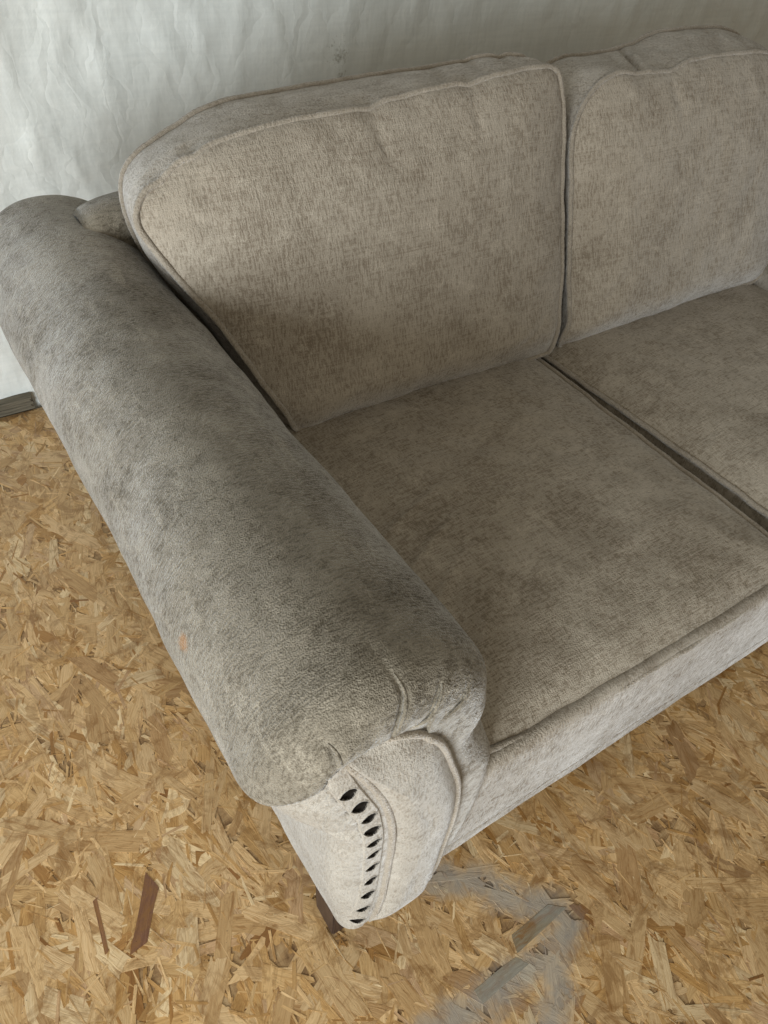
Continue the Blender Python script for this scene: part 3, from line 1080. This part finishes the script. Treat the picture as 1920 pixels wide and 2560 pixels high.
# ------------------------------------------------------------------ cushions
def cushion(name, label, cat, group, out_f, out_b, to3, thick, dome_f, dome_b, mat, seed, extra=None, sag=None, centre=None,
            band_out=0.006, loc=None, n=520, wob=(0.005, 7.0)):
    """out_f/out_b: closed (u,v) outlines of the front and back seams; to3 maps (u,v,w) to the world"""
    A = catmull(np.array(out_f), n, closed=True)
    B = catmull(np.array(out_b), n, closed=True)
    cA = np.array(centre) if centre is not None else A.mean(0)
    rings = 60
    V3 = []
    def add(U, w):
        for k in range(len(U)):
            V3.append((U[k][0], U[k][1], w[k] if hasattr(w, '__len__') else w))
    ss = [max(0.004, math.sin(math.pi / 2 * (1 - r / rings)) if False else 1 - r / rings) for r in range(rings, -1, -1)]
    # front dome, centre -> rim
    for s in ss:
        s_ = 1 - (1 - s) ** 1.25 if s < 1 else 1
        s_ = max(s_, 0.004)
        add(cA + (A - cA) * s_, dome_f * (1 - s_ ** 3.0) ** 0.62)
    # boxing band
    nb = 16
    for k in range(1, nb):
        t = k / nb
        C_ = A * (1 - t) + B * t
        tn = np.roll(C_, -1, 0) - np.roll(C_, 1, 0)
        tn /= np.linalg.norm(tn, axis=1)[:, None] + 1e-9
        nr = np.stack([tn[:, 1], -tn[:, 0]], 1)
        if np.sum((C_ - cA) * nr) < 0:
            nr = -nr
        C_ = C_ + nr * (band_out * math.sin(math.pi * t))
        add(C_, -thick * t)
    for s in ss[::-1]:
        s_ = max(1 - (1 - s) ** 1.25 if s < 1 else 1, 0.004)
        add(cA + (B - cA) * s_, -thick - dome_b * (1 - s_ ** 3.0) ** 0.62)
    V3 = np.array(V3)
    if extra is not None:
        V3 = extra(V3)
    W = np.array([to3(*p) for p in V3])
    W = wobble(W, wob[0], wob[1], seed)
    W = wobble(W, 0.0020, 24.0, seed + 4)
    nr_ = len(W) // n
    F = []
    for r in range(nr_ - 1):
        for k in range(n):
            l = (k + 1) % n
            F.append((r * n + k, (r + 1) * n + k, (r + 1) * n + l, r * n + l))
    F.append(tuple(range(n)))
    F.append(tuple((nr_ - 1) * n + k for k in range(n))[::-1])
    root = empty(name, loc, label, cat, group)
    cov = mesh_obj('cushion_cover', W, F, mat, root)
    bm = bmesh.new(); bm.from_mesh(cov.data); bmesh.ops.recalc_face_normals(bm, faces=bm.faces); bm.to_mesh(cov.data); bm.free()
    # piping sits on the two seams; reuse the deformed rim positions
    rf = rings
    rb = rings + nb
    for ri in (rf, rb):
        ring = W[ri * n:(ri + 1) * n]
        nx_ = W[(ri - 2) * n:(ri - 1) * n]
        ny_ = W[(ri + 2) * n:(ri + 3) * n]
        outv = ring - 0.5 * (nx_ + ny_)
        outv /= np.linalg.norm(outv, axis=1)[:, None] + 1e-9
        pth = ring + outv * 0.0038
        m3 = n * 4
        idx_ = np.arange(m3) / 4
        i0 = idx_.astype(int)
        fr = (idx_ - i0)[:, None]
        pm1, p0_, p1_, p2_ = (np.roll(pth, 1, 0)[i0 % n], pth[i0 % n], pth[(i0 + 1) % n], pth[(i0 + 2) % n])
        pth = 0.5 * (2 * p0_ + (p1_ - pm1) * fr + (2 * pm1 - 5 * p0_ + 4 * p1_ - p2_) * fr ** 2 + (3 * p0_ - pm1 - 3 * p1_ + p2_) * fr ** 3)
        tv_, tf_ = tube(pth, 0.0050, 9, closed=True, rib=0.11)
        mesh_obj('piping', tv_, tf_, M_pipe, root)
    return root

def crease(V, a, b, amp, w, axis=2):
    a, b = np.array(a), np.array(b)
    ab = b - a
    q = V[:, :2]
    t_ = np.clip(((q - a) @ ab) / (ab @ ab), 0, 1)
    dd = np.linalg.norm(q - (a + t_[:, None] * ab), axis=1)
    m = V[:, 2] > 0
    V[:, axis] += np.where(m, amp * np.exp(-(dd / w) ** 2) * np.sin(np.clip(t_, 0.02, 0.98) * math.pi) ** 0.7, 0)
    return V
LEAN = math.radians(22)
def back_to3(u, v, w):
    # v measured up the leaning face; w out of the face towards the front
    return (u, 0.8665 + v * math.sin(LEAN) - w * math.cos(LEAN), 0.388 + v * math.cos(LEAN) + w * math.sin(LEAN))

cF = 1 / math.cos(LEAN)
# left back cushion (front seam), coordinates: x, distance up the face from the seat
LB = [(0.485, -0.009), (0.447, 0.076), (0.392, 0.191), (0.332, 0.294), (0.303, 0.347), (0.296, 0.382), (0.316, 0.412), (0.358, 0.434),
      (0.398, 0.451), (0.495, 0.469), (0.589, 0.476), (0.681, 0.481), (0.807, 0.491), (0.935, 0.502), (1.019, 0.506), (1.057, 0.501), (1.074, 0.474),
      (1.077, 0.392), (1.068, 0.240), (1.053, 0.087), (1.041, 0.004), (1.008, -0.013), (0.850, -0.015), (0.676, -0.015), (0.545, -0.015)]
      
LBb = [(0.485, 0.000), (0.447, 0.087), (0.403, 0.202), (0.349, 0.300), (0.325, 0.365), (0.327, 0.421), (0.360, 0.456), (0.421, 0.486),
      (0.488, 0.509), (0.556, 0.517), (0.632, 0.523), (0.719, 0.526), (0.839, 0.531), (0.948, 0.536), (1.025, 0.534), (1.066, 0.524), (1.081, 0.501),
      (1.083, 0.392), (1.073, 0.240), (1.059, 0.087), (1.046, 0.016), (1.008, 0.000), (0.850, 0.000), (0.676, 0.000), (0.545, 0.000)]
def tuck(V):
    # the bottom edge tucks back under the bulging face
    k = np.clip(1 - V[:, 1] / 0.076, 0, 1.2)
    f = V[:, 2] > -0.055
    V[:, 2] -= np.where(f, 0.022 * k * k, 0)
    V[:, 1] += 0.020 * k
    return V
def dents(V):
    for a, b, amp, w in (((0.50, 0.06), (0.62, 0.13), -0.003, 0.012), ((0.90, 0.03), (1.02, 0.10), -0.003, 0.010), ((0.62, 0.16), (0.85, 0.10), -0.004, 0.05),
                         ((0.33, 0.38), (0.42, 0.34), -0.003, 0.010), ((1.10, 0.05), (1.22, 0.14), -0.003, 0.011), ((1.09, 0.25), (1.16, 0.26), -0.002, 0.006),
                         ((1.09, 0.20), (1.17, 0.20), -0.002, 0.006), ((1.09, 0.15), (1.16, 0.16), -0.002, 0.006), ((1.30, 0.20), (1.55, 0.15), -0.004, 0.05),
                         ((1.34, 0.47), (1.36, 0.37), -0.0025, 0.014), ((0.68, 0.45), (0.69, 0.40), -0.003, 0.010), ((0.86, 0.47), (0.87, 0.41), -0.003, 0.010)):
        crease(V, a, b, amp, w)
    return V
def folds_left(V):
    V = dents(np.array(V))
    V = tuck(np.array(V))
    # the boxing narrows to the inner top corner
    V[:, 2] = np.where(V[:, 2] < 0, V[:, 2] * (1 - 0.5 * np.clip((V[:, 0] - 0.872) / 0.185, 0, 1) ** 1.5), V[:, 2])
    # seam is pulled in a little at two places along the top
    band = (V[:, 2] < -0.004) & (V[:, 2] > -0.142)
    top = band & (V[:, 1] > 0.392)
    k = V[:, 0] * 1.0 - (-V[:, 2]) * 0.35
    for c, a, w in ((0.845, 0.008, 0.014), (0.921, 0.006, 0.011), (0.986, 0.005, 0.012), (0.545, 0.003, 0.016)):
        t = (k - c) / w
        V[:, 1] -= np.where(top, a * np.exp(-t * t) * np.sin(np.clip(-V[:, 2] / 0.142, 0, 1) * math.pi), 0)
    for c, a in ((0.676, 0.003), (0.392, 0.006), (0.872, 0.003), (0.338, 0.004)):
        t = (V[:, 0] - c) / 0.016
        m = (V[:, 1] > 0.36) & (np.abs(V[:, 2]) < 0.03)
        V[:, 1] -= np.where(m, a * np.exp(-t * t), 0)
    return V
cushion('back_cushion', 'left plump beige back cushion beside the rolled arm, its upper corner cut round', 'cushion', 'back cushions',
        LB, LBb, back_to3, 0.147, 0.047, 0.015, M_back, 1.7, extra=folds_left, centre=(0.72, 0.24), loc=(0.70, 0.88, 0.40))

x0 = 0.985
RB = [(1.071, 0.011), (1.081, 0.087), (1.090, 0.218), (1.093, 0.316), (1.099, 0.387), (1.121, 0.438), (1.155, 0.469), (1.204, 0.485),
      (1.264, 0.481), (1.324, 0.480), (1.368, 0.483), (1.417, 0.494), (1.504, 0.499), (1.602, 0.495), (1.700, 0.477), (1.777, 0.441), (1.804, 0.392),
      (1.788, 0.327), (1.746, 0.218), (1.728, 0.109), (1.713, 0.038), (1.684, 0.007), (1.581, 0.004), (1.417, -0.004), (1.254, -0.011), (1.112, -0.011)]
      
RBb = [(1.123, 0.000), (1.129, 0.065), (1.136, 0.196), (1.140, 0.294), (1.147, 0.414), (1.162, 0.485), (1.194, 0.517), (1.240, 0.530),
      (1.297, 0.530), (1.368, 0.534), (1.428, 0.542), (1.493, 0.555), (1.570, 0.559), (1.679, 0.561), (1.766, 0.545), (1.820, 0.501), (1.831, 0.425),
      (1.809, 0.316), (1.760, 0.207), (1.744, 0.098), (1.733, 0.022), (1.700, 0.000), (1.591, 0.000), (1.439, 0.000), (1.275, 0.000), (1.166, 0.000)]
      
def folds_right(V):
    V = dents(np.array(V))
    V = tuck(np.array(V))
    band = (V[:, 2] < -0.003) & (V[:, 2] > -0.152)
    top = band & (V[:, 1] > 0.392)
    k = V[:, 0] + (V[:, 2]) * 0.75
    for c, a, w, b in ((1.281, 0.013, 0.007, 0.009), (1.232, 0.006, 0.013, 0.002), (1.526, 0.007, 0.011, 0.004), (1.602, 0.006, 0.013, 0.003), (1.45, 0.004, 0.013, 0.002)):
        t = (k - c) / w
        prof_ = np.exp(-t * t) - 0.6 * np.exp(-((k - c - 1.8 * w) / (1.6 * w)) ** 2) * (b / a)
        V[:, 1] -= np.where(top, a * prof_ * np.sin(np.clip(-V[:, 2] / 0.152, 0, 1) * math.pi) ** 0.6, 0)
    for c, a in ((1.346, 0.003),):
        t = (V[:, 0] - c) / 0.018
        m = (V[:, 1] > 0.36) & (np.abs(V[:, 2]) < 0.03)
        V[:, 1] -= np.where(m, a * np.exp(-t * t), 0)
    return V
cushion('back_cushion', 'right beige back cushion with a folded top edge, beyond the gap', 'cushion', 'back cushions',
        RB, RBb, back_to3, 0.158, 0.047, 0.015, M_back, 6.1, extra=folds_right, centre=(1.417, 0.24), loc=(1.42, 0.88, 0.40))

# --- seat cushions; coordinates: x, y, height above the seam plane
def seat_to3(zs, tilt=0.0):
    def f(u, v, w):
        return (u, v, zs + w + tilt * (v - 0.2))
    return f
def front_round(V):
    # the front edge rolls down behind the rail
    V = np.array(V)
    k = np.clip(1 - (V[:, 1] - 0.268) / 0.050, 0, 1)
    V[:, 2] -= 0.018 * k ** 2
    V[:, 1] -= 0.006 * k
    for a, b, amp, w in (((0.43, 0.60), (0.62, 0.66), 0.0022, 0.007), ((0.42, 0.52), (0.60, 0.60), 0.0022, 0.008), ((0.42, 0.44), (0.57, 0.54), 0.002, 0.008),
                         ((0.55, 0.46), (0.85, 0.52), -0.004, 0.05), ((0.60, 0.80), (0.90, 0.60), -0.003, 0.04), ((0.62, 0.40), (0.98, 0.44), 0.0018, 0.012),
                         ((1.07, 0.62), (1.22, 0.72), 0.0022, 0.008), ((1.07, 0.50), (1.26, 0.60), 0.0024, 0.009), ((1.08, 0.40), (1.24, 0.52), 0.0022, 0.009),
                         ((1.15, 0.50), (1.60, 0.60), -0.004, 0.06)):
        crease(V, a, b, amp, w)
    return V
SL = [(0.392, 0.292), (0.491, 0.273), (0.709, 0.268), (0.926, 0.270), (1.001, 0.274), (1.022, 0.294), (1.026, 0.392), (1.026, 0.654),
      (1.026, 0.872), (1.026, 1.014), (1.009, 1.052), (0.872, 1.057), (0.654, 1.057), (0.458, 1.057), (0.431, 1.025), (0.425, 0.872), (0.423, 0.545),
      (0.409, 0.360)]
cushion('seat_cushion', 'left beige seat cushion between the rolled arm and the gap', 'cushion', 'seat cushions',
        SL, [(x * 0.998 + 0.001, y + 0.002) for x, y in SL], seat_to3(0.372), 0.110, 0.037, 0.004, M_seat, 9.2, centre=(0.72, 0.63), loc=(0.71, 0.65, 0.262), extra=front_round, band_out=0.004, wob=(0.0022, 5.0))
SR = [(1.071, 0.296), (1.108, 0.274), (1.308, 0.268), (1.581, 0.268), (1.728, 0.265), (1.753, 0.286), (1.744, 0.436), (1.737, 0.654), (1.733, 0.872), (1.717, 0.981), (1.679, 1.041), (1.526, 1.057), (1.308, 1.057), (1.077, 1.052), (1.043, 1.014), (1.044, 0.872), (1.055, 0.676), (1.066, 0.458)]
cushion('seat_cushion', 'right beige seat cushion on the far side of the gap', 'cushion', 'seat cushions',
        SR, [(x, y + 0.002) for x, y in SR], seat_to3(0.374), 0.112, 0.041, 0.004, M_seat, 14.5, centre=(1.395, 0.63), loc=(1.39, 0.65, 0.262), extra=front_round, band_out=0.004, wob=(0.0022, 5.0))
